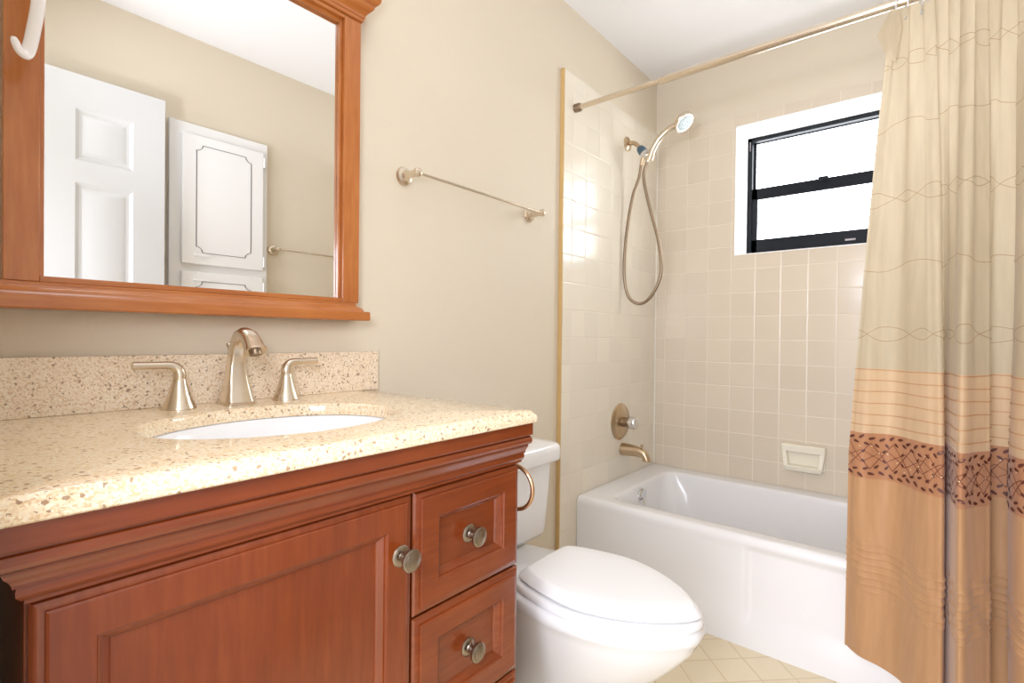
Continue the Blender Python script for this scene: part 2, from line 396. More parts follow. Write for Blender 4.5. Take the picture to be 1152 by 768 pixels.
def towel_bar(label, xw, sgn, y0, y1, z, group=None):
    t = thing('towel_bar', label, 'towel bar', (xw, (y0+y1)/2, z))
    xb = xw+sgn*.062
    for y, s in ((y0, 1), (y1, -1)):
        q = MB().lathe((xw, y, z), (sgn, 0, 0), [(.026, 0), (.027, .004), (.024, .010), (.015, .014), (.011, .022), (.0095, .05), (.0105, .056), (.013, .062), (.012, .070), (.006, .074), (0, .0745)])
        q.build('post', 'nickel', t)
    MB().tube([(xb, y0, z), (xb, y1, z)], .0045, 12).build('bar', 'nickel', t)
    return t
towel_bar('brushed nickel towel bar on the wall between mirror and tiled alcove', 0, 1, .925, 1.505, 1.494)
towel_bar('nickel towel bar on the opposite wall, seen in the mirror beside the linen cabinet', XR, -1, 1.245, 1.68, 1.475)

# ------------------------------------------------------------------ bathtub
tb = thing('bathtub', 'white alcove bathtub below the window with a plain apron', 'bathtub', (.78, 2.2, 0))
TX0, TX1, TYF, TYB, RIM = X0T, XR-X0T, 1.837, YB, .374
def dense_rect(x0, x1, y0, y1, r, z, nx=150, ny=24, nc=6):
    out = []
    def seg(a, b, n): 
        for k in range(n): out.append((a[0]+(b[0]-a[0])*k/n, a[1]+(b[1]-a[1])*k/n, z))
    def arc(cx, cy, a):
        for k in range(nc): t = a+PI/2*k/nc; out.append((cx+r*math.cos(t), cy+r*math.sin(t), z))
    seg((x0+r, y0), (x1-r, y0), nx); arc(x1-r, y0+r, -PI/2); seg((x1, y0+r), (x1, y1-r), ny); arc(x1-r, y1-r, 0)
    seg((x1-r, y1), (x0+r, y1), nx); arc(x0+r, y1-r, PI/2); seg((x0, y1-r), (x0, y0+r), ny); arc(x0+r, y0+r, PI)
    return out
rings = []
def apron(ring):
    o = []
    for x, y, z in ring:
        if y < TYF+.03:
            k = sstep(z, .04, .135)*(1-sstep(z, .325, .35))
            y += k*(.002+.012*sstep(x, .684, .698)) 
            y -= .001*(1-sstep(z, .085, .125))
        o.append((x, y, z))
    return o
for z in (0, .03, .06, .085, .095, .105, .115, .125, .14, .20, .28, .32, .33, .34, .352): rings.append(apron(dense_rect(TX0, TX1, TYF, TYB, .004, z)))
for ins, z in ((.001, .358), (.004, .365), (.009, .3705), (.016, .3735), (.026, .374)): rings.append(dense_rect(TX0+ins*.25, TX1-ins*.25, TYF+ins, TYB-ins*.25, .006, z))
IX0, IX1, IY0, IY1 = .135, 1.40, 1.905, 2.500
for ins, z, r in ((-.008, .374, .055), (-.003, .3732, .058), (.002, .370, .06), (.006, .364, .062), (.009, .350, .065), (.022, .28, .12), (.036, .18, .125), (.055, .11, .13), (.085, .075, .13), (.13, .062, .12), (.2, .058, .08)):
    rings.append(dense_rect(IX0+ins, IX1-ins*1.7, IY0+ins*.8, IY1-ins*.8, r, z))
b = MB().loft(rings, False, True)
b.build('tub_shell', 'tub', tb, 60)
q = MB().lathe((IX0+.0165, 2.175, .322), (1, 0, -.12), [(.036, -.004), (.036, .003), (.032, .007), (.010, .009), (0, .009)])
op = q.build('overflow_plate', 'chrome', tb)
MB().tube([(IX0+.026, 2.172, .318), (IX0+.036, 2.160, .300), (IX0+.040, 2.155, .292)], [.004, .0045, .005], 8).build('trip_lever', 'chrome', op)
MB().lathe((.32, 2.2, .058), (0, 0, 1), [(.035, 0), (.035, .003), (.02, .004), (0, .003)]).build('drain', 'chrome', tb)

# tub spout and valve
sp = thing('tub_spout', 'warm nickel tub spout on the tiled wall under the valve', 'tub spout', (X0T, 2.24, .51))
pts = crom([(X0T, 2.24, .508), (.06, 2.24, .508), (.10, 2.24, .506), (.128, 2.24, .497), (.140, 2.24, .478), (.142, 2.24, .466)], 5)
n = len(pts); rr = [.030-.011*sstep(i/(n-1), 0, .75) for i in range(n)]
MB().tube(pts, rr, 18, up=(0, 0, 1)).build('spout_body', 'nickel_w', sp, 50)
MB().tube([(.118, 2.24, .518), (.118, 2.24, .534)], .0035, 10).lathe((.118, 2.24, .533), (0, 0, 1), [(.004, 0), (.009, .003), (.009, .006), (.004, .009), (0, .0095)], 14).build('diverter_knob', 'nickel_w', sp)
vl = thing('shower_valve', 'round warm nickel shower valve plate with clear handle, above the tub spout', 'shower valve', (X0T, 2.212, .643))
MB().lathe((X0T, 2.212, .643), (1, 0, 0), [(.086, 0), (.087, .004), (.080, .010), (.05, .015), (.03, .018), (0, .018)], 40).build('escutcheon', 'nickel_w', vl)
MB().lathe((X0T+.016, 2.212, .643), (1, 0, 0), [(.023, 0), (.023, .03), (.019, .032), (0, .032)]).build('stem', 'hose', vl)
MB().lathe((X0T+.046, 2.212, .643), (1, 0, 0), [(.018, 0), (.026, .004), (.0285, .012), (.0285, .030), (.024, .038), (.012, .041), (0, .041)], 10).build('handle', 'chrome', vl)

# shower arm and hand shower
sa = thing('shower_bracket', 'bent nickel shower pipe and bracket high on the tiled wall', 'shower bracket', (X0T, 2.25, 1.975))
MB().lathe((X0T, 2.25, 1.975), (1, 0, 0), [(.034, 0), (.033, .005), (.024, .011), (.012, .014), (0, .014)]).build('flange', 'nickel_w', sa)
MB().tube(crom([(X0T, 2.25, 1.975), (.045, 2.25, 1.974), (.066, 2.25, 1.962), (.084, 2.25, 1.938)], 6), .0095, 14).build('arm', 'nickel_w', sa)
MB().lathe((.080, 2.25, 1.944), (.6, 0, -.8), [(.013, 0), (.017, .004), (.021, .020), (.021, .034), (.015, .038), (0, .038)]).build('connector', 'teal', sa)
MB().lathe((.101, 2.25, 1.916), (.6, 0, -.8), [(.017, 0), (.021, .006), (.021, .018), (.014, .026), (.013, .036), (0, .036)]).build('swivel', 'chrome', sa)
MB().tube([(.108, 2.25, 1.905), (.098, 2.25, 1.884), (.091, 2.25, 1.858)], [.011, .0105, .0085], 12).build('hose_nut', 'nickel_w', sa)
MB().tube([(.112, 2.25, 1.900), (.128, 2.25, 1.888), (.150, 2.248, 1.887)], .0135, 14).lathe((.132, 2.243, 1.868), (.38, 0, .92), [(.0, 0), (.0165, .001), (.0185, .006), (.0185, .024), (.0165, .029), (0, .029)], 20).build('holder', 'nickel', sa)
hs = thing('hand_shower', 'chrome hand shower in its holder with looping steel hose', 'hand shower', (.14, 2.25, 1.88))
MB().tube(crom([(.126, 2.243, 1.866), (.139, 2.243, 1.888), (.152, 2.243, 1.918), (.180, 2.243, 1.958), (.220, 2.243, 1.988), (.262, 2.243, 2.004)], 6),
          [.0115+.0035*sstep(i/30, .05, .3)-.002*sstep(i/30, .5, 1) for i in range(31)], 16).build('handle', 'nickel', hs)
hd = MB().lathe((.292, 2.243, 2.010), (.66, -.10, -.74), [(.0, -.026), (.018, -.024), (.034, -.014), (.045, -.002), (.047, .008), (.043, .014), (.036, .014), (0, .014)], 32).build('spray_head', 'nickel', hs)
fc = MB().lathe((.292, 2.243, 2.010), (.66, -.10, -.74), [(.0345, .010), (.0345, .0165), (.022, .0175), (0, .0175)], 28)
fdir = Vector((.66, -.10, -.74)).normalized(); fu = fdir.orthogonal().normalized(); fv = fdir.cross(fu)
for ring, k in ((.012, 6), (.024, 12), (.032, 16)):
    for i in range(k):
        a = 2*PI*i/k; fc.lathe(Vector((.292, 2.243, 2.010))+fdir*.016+(fu*math.cos(a)+fv*math.sin(a))*ring, fdir, [(.0022, 0), (.0016, .004), (0, .004)], 6)
fc.build('spray_face', 'spray', hd)
hp = crom([(.091, 2.25, 1.860), (.080, 2.25, 1.80), (.056, 2.240, 1.722), (.040, 2.225, 1.598), (.031, 2.212, 1.45), (.031, 2.212, 1.32), (.050, 2.225, 1.235), (.090, 2.25, 1.205), (.140, 2.25, 1.228), (.182, 2.25, 1.295), (.197, 2.25, 1.371), (.180, 2.25, 1.496), (.138, 2.25, 1.645), (.110, 2.247, 1.765), (.108, 2.244, 1.820), (.124, 2.243, 1.864)], 8)
MB().tube(hp, .0075, 12).build('hose', 'hose', hs)

# soap dish
sd = MB(); SX0, SX1, SZ0, SZ1 = .643, .814, .460, .577
def trap(za, zb, ya0, yb0, ia, ib):
    sd.add([(SX0+ia, ya0, za), (SX1-ia, ya0, za), (SX1-ia, YB-.003, za), (SX0+ia, YB-.003, za), (SX0+ib, yb0, zb), (SX1-ib, yb0, zb), (SX1-ib, YB-.003, zb), (SX0+ib, YB-.003, zb)],
           [(0,3,2,1),(4,5,6,7),(0,1,5,4),(1,2,6,5),(2,3,7,6),(3,0,4,7)])
sd.box((SX0+.004, YB-.010, SZ0+.004), (SX1-.004, YB, SZ1-.004))
trap(SZ1-.034, SZ1, YB-.046, YB-.052, .001, .000)
trap(SZ0, SZ0+.024, YB-.046, YB-.060, .014, .010)
for x0, x1, k in ((SX0, SX0+.020, 1), (SX1-.020, SX1, -1)):
    sd.add([(x0+k*.010, YB-.050, SZ0+.010), (x1+k*.010, YB-.050, SZ0+.010), (x1+k*.010, YB-.003, SZ0+.010), (x0+k*.010, YB-.003, SZ0+.010), (x0+k*.001, YB-.046, SZ1-.020), (x1, YB-.046, SZ1-.020), (x1, YB-.003, SZ1-.020), (x0+k*.001, YB-.003, SZ1-.020)],
           [(0,3,2,1),(4,5,6,7),(0,1,5,4),(1,2,6,5),(2,3,7,6),(3,0,4,7)])
tag(sd.build('soap_dish', 'soap', None, 35, .006, 4), 'cream ceramic soap dish set in the tile above the tub', 'soap dish')

# curtain rod
RY, RZ = 1.79, 1.985
rd = thing('shower_curtain_rod', 'nickel tension rod running across above the tub', 'curtain rod', (.76, RY, RZ))
MB().tube([(X0T, RY, RZ), (.40, RY, RZ)], .0105, 20).build('inner_tube', 'nickel', rd)
MB().tube([(.385, RY, RZ), (.39, RY, RZ), (XR-X0T, RY, RZ)], [.0115, .0135, .0135], 20).build('outer_tube', 'nickel', rd)
for x, s in ((X0T, 1), (XR-X0T, -1)):
    MB().lathe((x, RY, RZ), (s, 0, 0), [(.0165, 0), (.017, .004), (.017, .022), (.0145, .028), (0, .028)]).build('end_cap', 'hose', rd)

# ------------------------------------------------------------------ toilet
TC, TK = 1.138, 1.152
tl = thing('toilet', 'white two-piece toilet with closed lid between vanity and bathtub', 'toilet', (.4, TC, 0))
def outline(ctrl, z, n=40, cy=TC):
    """ctrl: (x, half width) from back to front tip"""
    P = crom([(x, w_, 0) for x, w_ in ctrl], 12)
    # resample evenly
    L = [0]
    for a, c in zip(P[:-1], P[1:]): L.append(L[-1]+(c-a).length)
    Q = []; j = 0
    for k in range(n):
        s = L[-1]*k/(n-1)
        while j < len(P)-2 and L[j+1] < s: j += 1
        t = (s-L[j])/max(1e-9, L[j+1]-L[j]); Q.append(P[j].lerp(P[j+1], t))
    right = [(p.x, cy+max(p.y, 0), z) for p in Q]; left = [(p.x, cy-max(p.y, 0), z) for p in reversed(Q)][1:]
    return right+left
def egg(xb, xf, hb, hw, xm=.48):
    return [(xb, 0), (xb+.0005, hb*.6), (xb+.004, hb*.94), (xb+.04, hb+(hw-hb)*.22), (xb+(xf-xb)*.22, hb+(hw-hb)*.62), (xb+(xf-xb)*xm, hw), (xb+(xf-xb)*.68, hw*.93),
            (xb+(xf-xb)*.84, hw*.70), (xb+(xf-xb)*.94, hw*.42), (xb+(xf-xb)*.985, hw*.2), (xf, 0)]
def scale_out(ctrl, d, z):
    xb, xf = ctrl[0][0], ctrl[-1][0]; xm = (xb+xf)/2; hm = max(h for _, h in ctrl)
    return outline([(xm+(x-xm)*(1+d/((xf-xb)/2)), h*(1+d/hm)) for x, h in ctrl], z)
lidc = [(.347, 0), (.3475, .065), (.350, .098), (.358, .109), (.40, .129), (.48, .148), (.55, .153), (.62, .137), (.68, .109), (.73, .073), (.765, .038), (.780, .017), (.785, 0)]
MB().loft([scale_out(lidc, -.006, .4205), scale_out(lidc, 0, .4228), scale_out(lidc, .001, .4255), scale_out(lidc, -.001, .4285), scale_out(lidc, -.008, .4360), scale_out(lidc, -.016, .4430), scale_out(lidc, -.020, .4450), scale_out(lidc, -.026, .4460), scale_out(lidc, -.06, .4468), scale_out(lidc, -.10, .4472)]).build('seat_lid', 'seat', tl, 28)
stc = [(x+(.004 if x > .6 else -.008), h+.013 if h > .03 else h*1.1) for x, h in lidc]
MB().loft([scale_out(stc, -.010, .3985), scale_out(stc, -.001, .400), scale_out(stc, .001, .404), scale_out(stc, 0, .411), scale_out(stc, -.004, .4155), scale_out(stc, -.012, .417)]).build('seat', 'seat', tl, 50)
def bowl(xb, hb, xf, hw, xm=.58): 
    return [(xb, 0), (xb+.0005, hb*.6), (xb+.008, hb*.95), (xb+.10, hb), (xb+.22, hb+(hw-hb)*.30), (xb+(xf-xb)*xm, hw), (xb+(xf-xb)*.76, hw*.92), (xb+(xf-xb)*.89, hw*.66), (xb+(xf-xb)*.96, hw*.38), (xf-.002, hw*.16), (xf, 0)]
rg = [outline(bowl(.07, .10, .50, .105), 0), outline(bowl(.07, .098, .505, .103), .012), outline(bowl(.075, .085, .50, .090), .04), outline(bowl(.08, .078, .505, .083), .10), outline(bowl(.08, .076, .545, .086), .15), outline(bowl(.075, .080, .615, .098), .19),
      outline(bowl(.075, .084, .660, .110), .222), outline(bowl(.07, .090, .700, .126), .26), outline(bowl(.06, .098, .740, .144), .305), outline(bowl(.05, .106, .772, .160), .345), outline(bowl(.045, .108, .778, .166), .362), outline(bowl(.045, .110, .785, .172), .370),
      outline(bowl(.045, .112, .789, .176), .380), outline(bowl(.045, .112, .788, .175), .391), outline(bowl(.05, .108, .782, .170), .398)]
bw = MB().loft(rg).build('bowl', 'porc', tl, 60)
for s in (-1, 1): MB().lathe((.30, TC+s*.098, .008), (0, 0, 1), [(.013, 0), (.013, .006), (.009, .012), (0, .014)], 14).build('bolt_cap', 'porc', tl)
for s in (-1, 1): MB().tube([(.350, TC+s*.07-.018, .412), (.345, TC+s*.07+.018, .412)], .0085, 10).build('hinge', 'seat', tl)
rg = []
for z, x0, x1, hw, r in ((.400, .075, .185, .185, .04), (.404, .055, .207, .202, .04), (.418, .048, .214, .207, .035), (.50, .042, .219, .213, .035), (.60, .038, .224, .218, .035), (.648, .036, .226, .220, .035)):
    rg.append(rrect((x0+x1)/2, TK, (x1-x0)/2, hw, r, 6, z))
tk = MB().loft(rg).build('tank', 'porc', tl, 60)
rg = []
for ins, z in ((.010, .640), (.003, .643), (0, .649), (0, .676), (.002, .688), (.007, .695), (.016, .6985), (.05, .700)):
    rg.append(rrect(.134, TK, .108-ins, .252-ins, .035-ins*.3 if ins < .03 else .02, 6, z))
MB().loft(rg).build('tank_lid', 'porc', tl, 60)
b = MB().lathe((.225, .985, .595), (1, 0, 0), [(.016, 0), (.016, .006), (.009, .010), (.009, .018), (0, .018)], 18).tube([(.240, .985, .595), (.246, 1.02, .592), (.246, 1.06, .588)], [.006, .0065, .008], 10)
b.build('flush_lever', 'chrome', tl)

# ------------------------------------------------------------------ vanity
VY0, VY1, VX = .078, .814, .510
vc = thing('vanity_cabinet', 'cherry wood vanity cabinet with panelled door and drawers under the granite top', 'vanity', (0, .446, 0))
b = MB().box((.006, VY0, .10), (VX, VY0+.018, .79)).box((.006, VY1-.018, .10), (VX, VY1, .79)).box((.006, VY0+.018, .10), (VX-.002, VY1-.018, .118)).box((.006, VY0+.018, .118), (.016, VY1-.018, .79))
b.box((VX-.02, VY0+.018, .118), (VX, VY0+.04, .79)).box((VX-.02, .52, .118), (VX, .56, .79)).box((VX-.02, VY1-.04, .118), (VX, VY1-.018, .79)).box((VX-.02, VY0+.04, .77), (VX, VY1-.04, .80))
b.build('carcass', 'wood_v', vc, 0, .001)
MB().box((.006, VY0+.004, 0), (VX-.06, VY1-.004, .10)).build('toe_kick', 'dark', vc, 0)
prof = [(.560, .872), (.560, .8475), (.5585, .8455), (.5530, .8445), (.5530, .8425), (.5560, .8410), (.5585, .8375), (.5590, .8335), (.5570, .8290), (.5530, .8265), (.5490, .8255), (.5490, .8235),
        (.5475, .8195), (.5440, .8150), (.5415, .8095), (.5415, .8070), (.5380, .8060), (.5390, .8020), (.5385, .7970), (.5350, .7925), (.5320, .7905), (.5320, .7870), (.510, .7870)]
rg = []
P1 = [(.53+0, 0)]
a_ = [(x, VY1, z) for x, z in prof]; b_ = [(x, VY0-(x-.53) if x > .53 else VY0, z) for x, z in prof]; c_ = [(.006, VY0-(x-.53) if x > .53 else VY0, z) for x, z in prof]
back = [(.40, .872)]
m_ = MB().loft([c_, b_, a_], False, False, closed=False)
m_.add([(p[0], p[1], p[2]) for p in a_]+[(.490, VY1, .787), (.490, VY1, .872)], [tuple(range(len(a_)+2))])
m_.box((.500, VY0, .788), (.530, VY1-.001, .8715)).box((.006, VY0, .79), (.500, VY0+.018, .8715)).box((.006, VY1-.019, .79), (.500, VY1-.001, .8715)).box((.006, VY0+.018, .79), (.018, VY1-.019, .8715))
m_.build('crown_molding', 'wood_h', vc, 22)
def panel_front(name, y0, y1, z0, z1, stile, rail, mat_):
    st = [(0, .510), (0, .5210), (.003, .5245), (.007, .5260), (.011, .5262), (.0115, .5290), (.014, .5302)]
    rings = []
    for i, x in st: rings.append([(x, y0+i, z0+i), (x, y1-i, z0+i), (x, y1-i, z1-i), (x, y0+i, z1-i)])
    for i, x in ((0, .5302), (.0012, .5285), (.0035, .5272), (.0045, .5245), (.0110, .5195), (.0135, .5170), (.0145, .5150)):
        a, c = stile+i, rail+i; rings.append([(x, y0+a, z0+c), (x, y1-a, z0+c), (x, y1-a, z1-c), (x, y0+a, z1-c)])
    return MB().loft(rings).build(name, mat_, vc, 20)
def knob(parent, y, z):
    MB().lathe((.529 if parent.name.startswith('door') else .5148, y, z), (1, 0, 0), [(.0165, 0), (.0170, .002), (.0145, .0045), (.0085, .006), (.0062, .010), (.0062, .017), (.0095, .020), (.0160, .0225), (.0178, .0255), (.0178, .0285), (.0155, .0300), (.0125, .0305), (.0125, .0315), (.008, .0330), (0, .0335)], 32).build('knob', 'knob', parent)
d = panel_front('door', VY0+.002, .5375, .150, .784, .050, .050, 'wood_v'); knob(d, .5125, .691)
for z0, z1 in ((.577, .783), (.363, .573), (.150, .359)):
    d = panel_front('drawer', .5425, VY1, z0, z1, .050, .047, 'wood_h'); knob(d, .681, (z0+z1)/2-.005)

# towel ring on the cabinet's far side
tr = thing('towel_ring', 'small bronze ring fixed to the vanity side, in front of the toilet tank', 'ring', (.49, VY1, .76))
MB().lathe((.490, VY1, .765), (0, 1, 0), [(.016, 0), (.016, .006), (.008, .012), (.007, .030), (.009, .034), (0, .036)], 18).build('mount', 'bronze', tr)
MB().torus((.492, .844, .721), (0, 1, 0), .046, .0045, 40, 10).build('ring', 'bronze', tr)

# granite top with oval cut-out
CX0, CX1, CY0, CY1, CZ0, CZ1 = .002, .572, .040, .812, .872, .896
SXc, SYc, SA, SB = .300, .432, .158, .205
NT_ = 120
angs = sorted(set([2*PI*k/NT_ for k in range(NT_)] + [math.atan2(y-SYc, x-SXc) % (2*PI) for x in (CX0, CX1) for y in (CY0, CY1)]))
def rect_at(t, i):
    x0, x1, y0, y1 = CX0, CX1-i, CY0+i, CY1-i
    # keep the corner rays on the corners of the inset rectangle
    x0_, x1_, y0_, y1_ = CX0-SXc, CX1-SXc, CY0-SYc, CY1-SYc
    dx, dy = math.cos(t), math.sin(t); k = min([v/d for v, d in ((x0_, dx), (x1_, dx)) if v*d > 0]+[v/d for v, d in ((y0_, dy), (y1_, dy)) if v*d > 0])
    x, y = SXc+dx*k, SYc+dy*k
    return (min(max(x, x0), x1), min(max(y, y0), y1))
def rring(i, z): return [(*rect_at(t, i), z) for t in angs]
def ering(i, z): return [(SXc+(SA+i)*math.cos(t), SYc+(SB+i)*math.sin(t), z) for t in angs]
rg = [ering(0, CZ0), rring(.002, CZ0), rring(0, CZ0+.002), rring(0, CZ0+.010), rring(.0012, CZ0+.014), rring(.0042, CZ0+.0175), rring(.0055, CZ0+.0180), rring(.0065, CZ0+.0205), rring(.0095, CZ0+.0230), rring(.014, CZ1),
      ering(.020, CZ1), ering(.008, CZ1-.0008), ering(.003, CZ1-.004), ering(.001, CZ1-.009), ering(0, CZ0)]
ct = thing('countertop', 'beige speckled granite countertop with oval sink cutout on the vanity', 'countertop', (.28, .43, CZ0))
MB().loft(rg, False, False).build('slab', 'granite', ct, 28)
MB().box((.0015, CY0, CZ1), (.020, .832, CZ1+.1015)).build('backsplash', 'granite_b', ct, 30, .0015)
# undermount sink
rg = []
for i, z in ((.022, CZ0-.001), (.002, CZ0-.001), (-.002, CZ0-.004), (-.006, CZ0-.03), (-.018, CZ0-.07), (-.045, CZ0-.105), (-.085, CZ0-.125), (-.125, CZ0-.133), (-.137, CZ0-.134)): rg.append(ering(i, z))
b = MB().loft(rg, False, True)
rg2 = []
for i, z in ((.022, CZ0-.001), (.022, CZ0-.012), (.006, CZ0-.03), (-.006, CZ0-.075), (-.035, CZ0-.115), (-.08, CZ0-.137), (-.135, CZ0-.146)): rg2.append(ering(i, z))
b.loft(rg2, False, True)
sk = thing('sink', 'white oval undermount sink below the granite top', 'sink', (SXc, SYc, CZ0-.146))
b.build('basin', 'porc', sk, 60)
MB().lathe((SXc-.0, SYc, CZ0-.134), (0, 0, 1), [(.022, 0), (.022, .002), (.014, .003), (0, .002)], 20).build('drain', 'nickel', sk)

# ------------------------------------------------------------------ faucet
fa = thing('faucet', 'brushed nickel widespread faucet with arched spout and two levers on the granite top', 'faucet', (.075, .448, CZ1))
path = [(.070, .9022, .0300, .0255), (.069, .908, .0280, .0245), (.068, .925, .0235, .0215), (.066, .950, .0180, .0180), (.066, .975, .0150, .0155), (.069, 1.000, .0135, .0140), (.077, 1.020, .0130, .0135),
        (.092, 1.035, .0130, .0138), (.110, 1.040, .0132, .0145), (.128, 1.035, .0136, .0155), (.143, 1.024, .0140, .0165), (.152, 1.013, .0150, .0180), (.1555, 1.0085, .0175, .0205), (.157, 1.0060, .0185, .0210)]
def spr(c, d, a, bb, n=24, e=3.2):
    d = d.normalized(); side = Vector((0, 1, 0)); nn = side.cross(d).normalized(); out = []
    for k in range(n):
        t = 2*PI*k/n; cc, ss = math.cos(t), math.sin(t)
        out.append(c+nn*a*math.copysign(abs(cc)**(2/e), cc)+side*bb*math.copysign(abs(ss)**(2/e), ss))
    return out
FY = .448
cs = [Vector((x, FY, z)) for x, z, _, _ in path]
rg = [spr(Vector((.070, FY, CZ1)), Vector((0, 0, 1)), .034, .029, e=9), spr(Vector((.070, FY, CZ1+.005)), Vector((0, 0, 1)), .034, .029, e=9), spr(Vector((.070, FY, CZ1+.0055)), Vector((0, 0, 1)), .0325, .0275, e=9)]
for i, c in enumerate(cs):
    dd = cs[min(i+1, len(cs)-1)]-cs[max(i-1, 0)]; rg.append(spr(c, dd if i else Vector((0, 0, 1)), path[i][2], path[i][3], e=7 if i < 5 else (4 if i < 8 else 2.8)))
MB().loft(rg).build('spout', 'nickel', fa, 30)
MB().lathe((.157, FY, 1.004), (.35, 0, -1), [(.011, -.004), (.011, .005), (.008, .0055), (0, .004)], 18).build('aerator', 'hose', fa)
MB().tube([(.034, FY, .93), (.034, FY, 1.012)], .0025, 8).lathe((.034, FY, 1.008), (0, 0, 1), [(.0025, 0), (.006, .009), (.0055, .012), (0, .013)], 12).build('lift_rod', 'nickel', fa)
for y, s, ly in ((.345, -1, .076), (.553, 1, .070)):
    h = MB().lathe((.070, y, CZ1), (0, 0, 1), [(.0285, 0), (.0287, .003), (.0270, .0055), (.0265, .008), (.0215, .020), (.0165, .036), (.0130, .050), (.0118, .0565), (.0112, .0575), (0, .0575)]).build('handle', 'nickel', fa, 40)
    lp = crom([(.070, y, CZ1+.0565), (.070, y, CZ1+.068), (.070, y+s*.005, CZ1+.078), (.071, y+s*.016, CZ1+.0835), (.073, y+s*.04, CZ1+.0845), (.076, y+s*ly, CZ1+.0850)], 5)
    MB().tube(lp, [.0112-.0042*sstep(i/(len(lp)-1), .1, .8) for i in range(len(lp))], 14).build('lever', 'nickel', h, 50)

# ------------------------------------------------------------------ mirror
mr = thing('wall_mirror', 'large wall mirror in a reddish wood frame with crown and ledge', 'mirror', (0, .43, 1.075))
MB().box((.008, .125, 1.10), (.022, .735, 1.85)).build('glass', 'mirror', mr, 0)
FX = .044
for y0, y1, s in ((.107, .1505, 1), (.708, .7535, -1)):
    q = MB().box((.004, y0, 1.1222), (FX, y1, 1.832))
    yi = y1 if s > 0 else y0
    q.box((.0222, min(yi, yi+s*.007), 1.12), (.033, max(yi, yi+s*.007), 1.84))
    q.build('stile', 'frame_v', mr, 30, .0015)
def sweep(prof, y0, y1, ret):
    """profile (x, z) run along Y with returns of the same projection at both ends; x measured from the wall, ret = x where the return is zero"""
    q = MB(); L = [(x, y0-max(0, x-ret), z) for x, z in prof]; R_ = [(x, y1+max(0, x-ret), z) for x, z in prof]
    L0 = [(.004, p[1], p[2]) for p in L]; R0 = [(.004, p[1], p[2]) for p in R_]
    return q.loft([L0, L, R_, R0], False, False)
ledge = [(.004, 1.077), (.076, 1.077), (.078, 1.079), (.078, 1.097), (.0765, 1.099), (.068, 1.0995), (.0665, 1.1015), (.0650, 1.1055), (.0600, 1.1100), (.0545, 1.1125), (.0525, 1.1155), (.0525, 1.1195), (.0505, 1.1215), (.004, 1.1220)]
def ledge_build():
    q = sweep(ledge, .104, .7405, .054); return q.build('ledge', 'frame_h', mr, 25)
ledge_build()
MB().box((.004, .1505, 1.122), (.0425, .708, 1.1325)).build('bottom_rail', 'frame_h', mr, 30, .0015)
MB().box((.004, .1505, 1.822), (FX, .708, 1.832)).box((.0222, .1578, 1.814), (.033, .701, 1.824)).build('top_rail', 'frame_h', mr, 30, .0015)
crown = [(.004, 1.832), (.048, 1.832), (.050, 1.834), (.050, 1.840), (.053, 1.842), (.053, 1.848), (.056, 1.853), (.062, 1.859), (.067, 1.864), (.069, 1.869), (.069, 1.873), (.074, 1.876), (.079, 1.882), (.081, 1.889), (.081, 1.902), (.079, 1.904), (.004, 1.904)]
sweep(crown, .107, .7535, .046).build('crown', 'frame_h', mr, 25)

# white hook hanging over the mirror's crown
hk = crom([(.030, .150, 1.9075), (.070, .150, 1.9090), (.092, .149, 1.900), (.096, .148, 1.80), (.097, .146, 1.68), (.098, .1415, 1.56), (.100, .1345, 1.50), (.101, .130, 1.474), (.103, .1255, 1.4635), (.106, .1205, 1.463), (.108, .116, 1.469), (.109, .1125, 1.481)], 6)
q = MB().tube(hk, [.0088]*(len(hk)-14)+[.0088-.0006*sstep(i/13, 0, .6)-.003*sstep(i/13, .75, 1) for i in range(14)], 14, up=(1, 0, 0), flat=.55)
tag(q.build('hook', 'plastic', None, 60), 'white plastic J-shaped hook hanging over the mirror frame', 'hook')

# vanity light over the mirror, above the frame
vt = thing('vanity_light', 'nickel three-globe vanity light over the mirror', 'vanity light', (0, .43, 2.13))
MB().box((.001, .14, 2.085), (.028, .72, 2.165)).build('back_plate', 'nickel', vt, 30, .006, 3)
for y in (.20, .43, .66):
    a = MB().tube(crom([(.028, y, 2.125), (.07, y, 2.120), (.105, y, 2.135), (.115, y, 2.165)], 5), .008, 10).build('arm', 'nickel', vt)
    MB().lathe((.115, y, 2.165), (0, 0, 1), [(.018, 0), (.024, .004), (.048, .03), (.055, .065), (.048, .10), (.03, .118), (0, .122)], 24).build('globe', 'bulb', a)

# ------------------------------------------------------------------ shower curtain
plan_mid = [(.987, 1.751), (1.02, 1.742), (1.06, 1.747), (1.105, 1.733), (1.15, 1.690), (1.186, 1.650), (1.198, 1.664), (1.190, 1.715), (1.197, 1.728), (1.207, 1.66), (1.217, 1.580), (1.230, 1.572), (1.250, 1.610), (1.270, 1.640),
            (1.280, 1.660), (1.272, 1.73), (1.285, 1.752), (1.325, 1.748), (1.338, 1.735), (1.322, 1.70), (1.309, 1.655), (1.318, 1.60), (1.340, 1.578), (1.380, 1.60), (1.395, 1.67), (1.402, 1.73), (1.415, 1.745), (1.428, 1.735)]
NU = 420
def resample(P, n):
    L = [0]
    for a, c in zip(P[:-1], P[1:]): L.append(L[-1]+(c-a).length)
    out = []; j = 0
    for k in range(n):
        s = L[-1]*k/(n-1)
        while j < len(P)-2 and L[j+1] < s: j += 1
        out.append(P[j].lerp(P[j+1], (s-L[j])/max(1e-9, L[j+1]-L[j])))
    return out, L[-1]
mid, CLEN = resample(crom([(x, y, 0) for x, y in plan_mid], 14), NU)
top = []
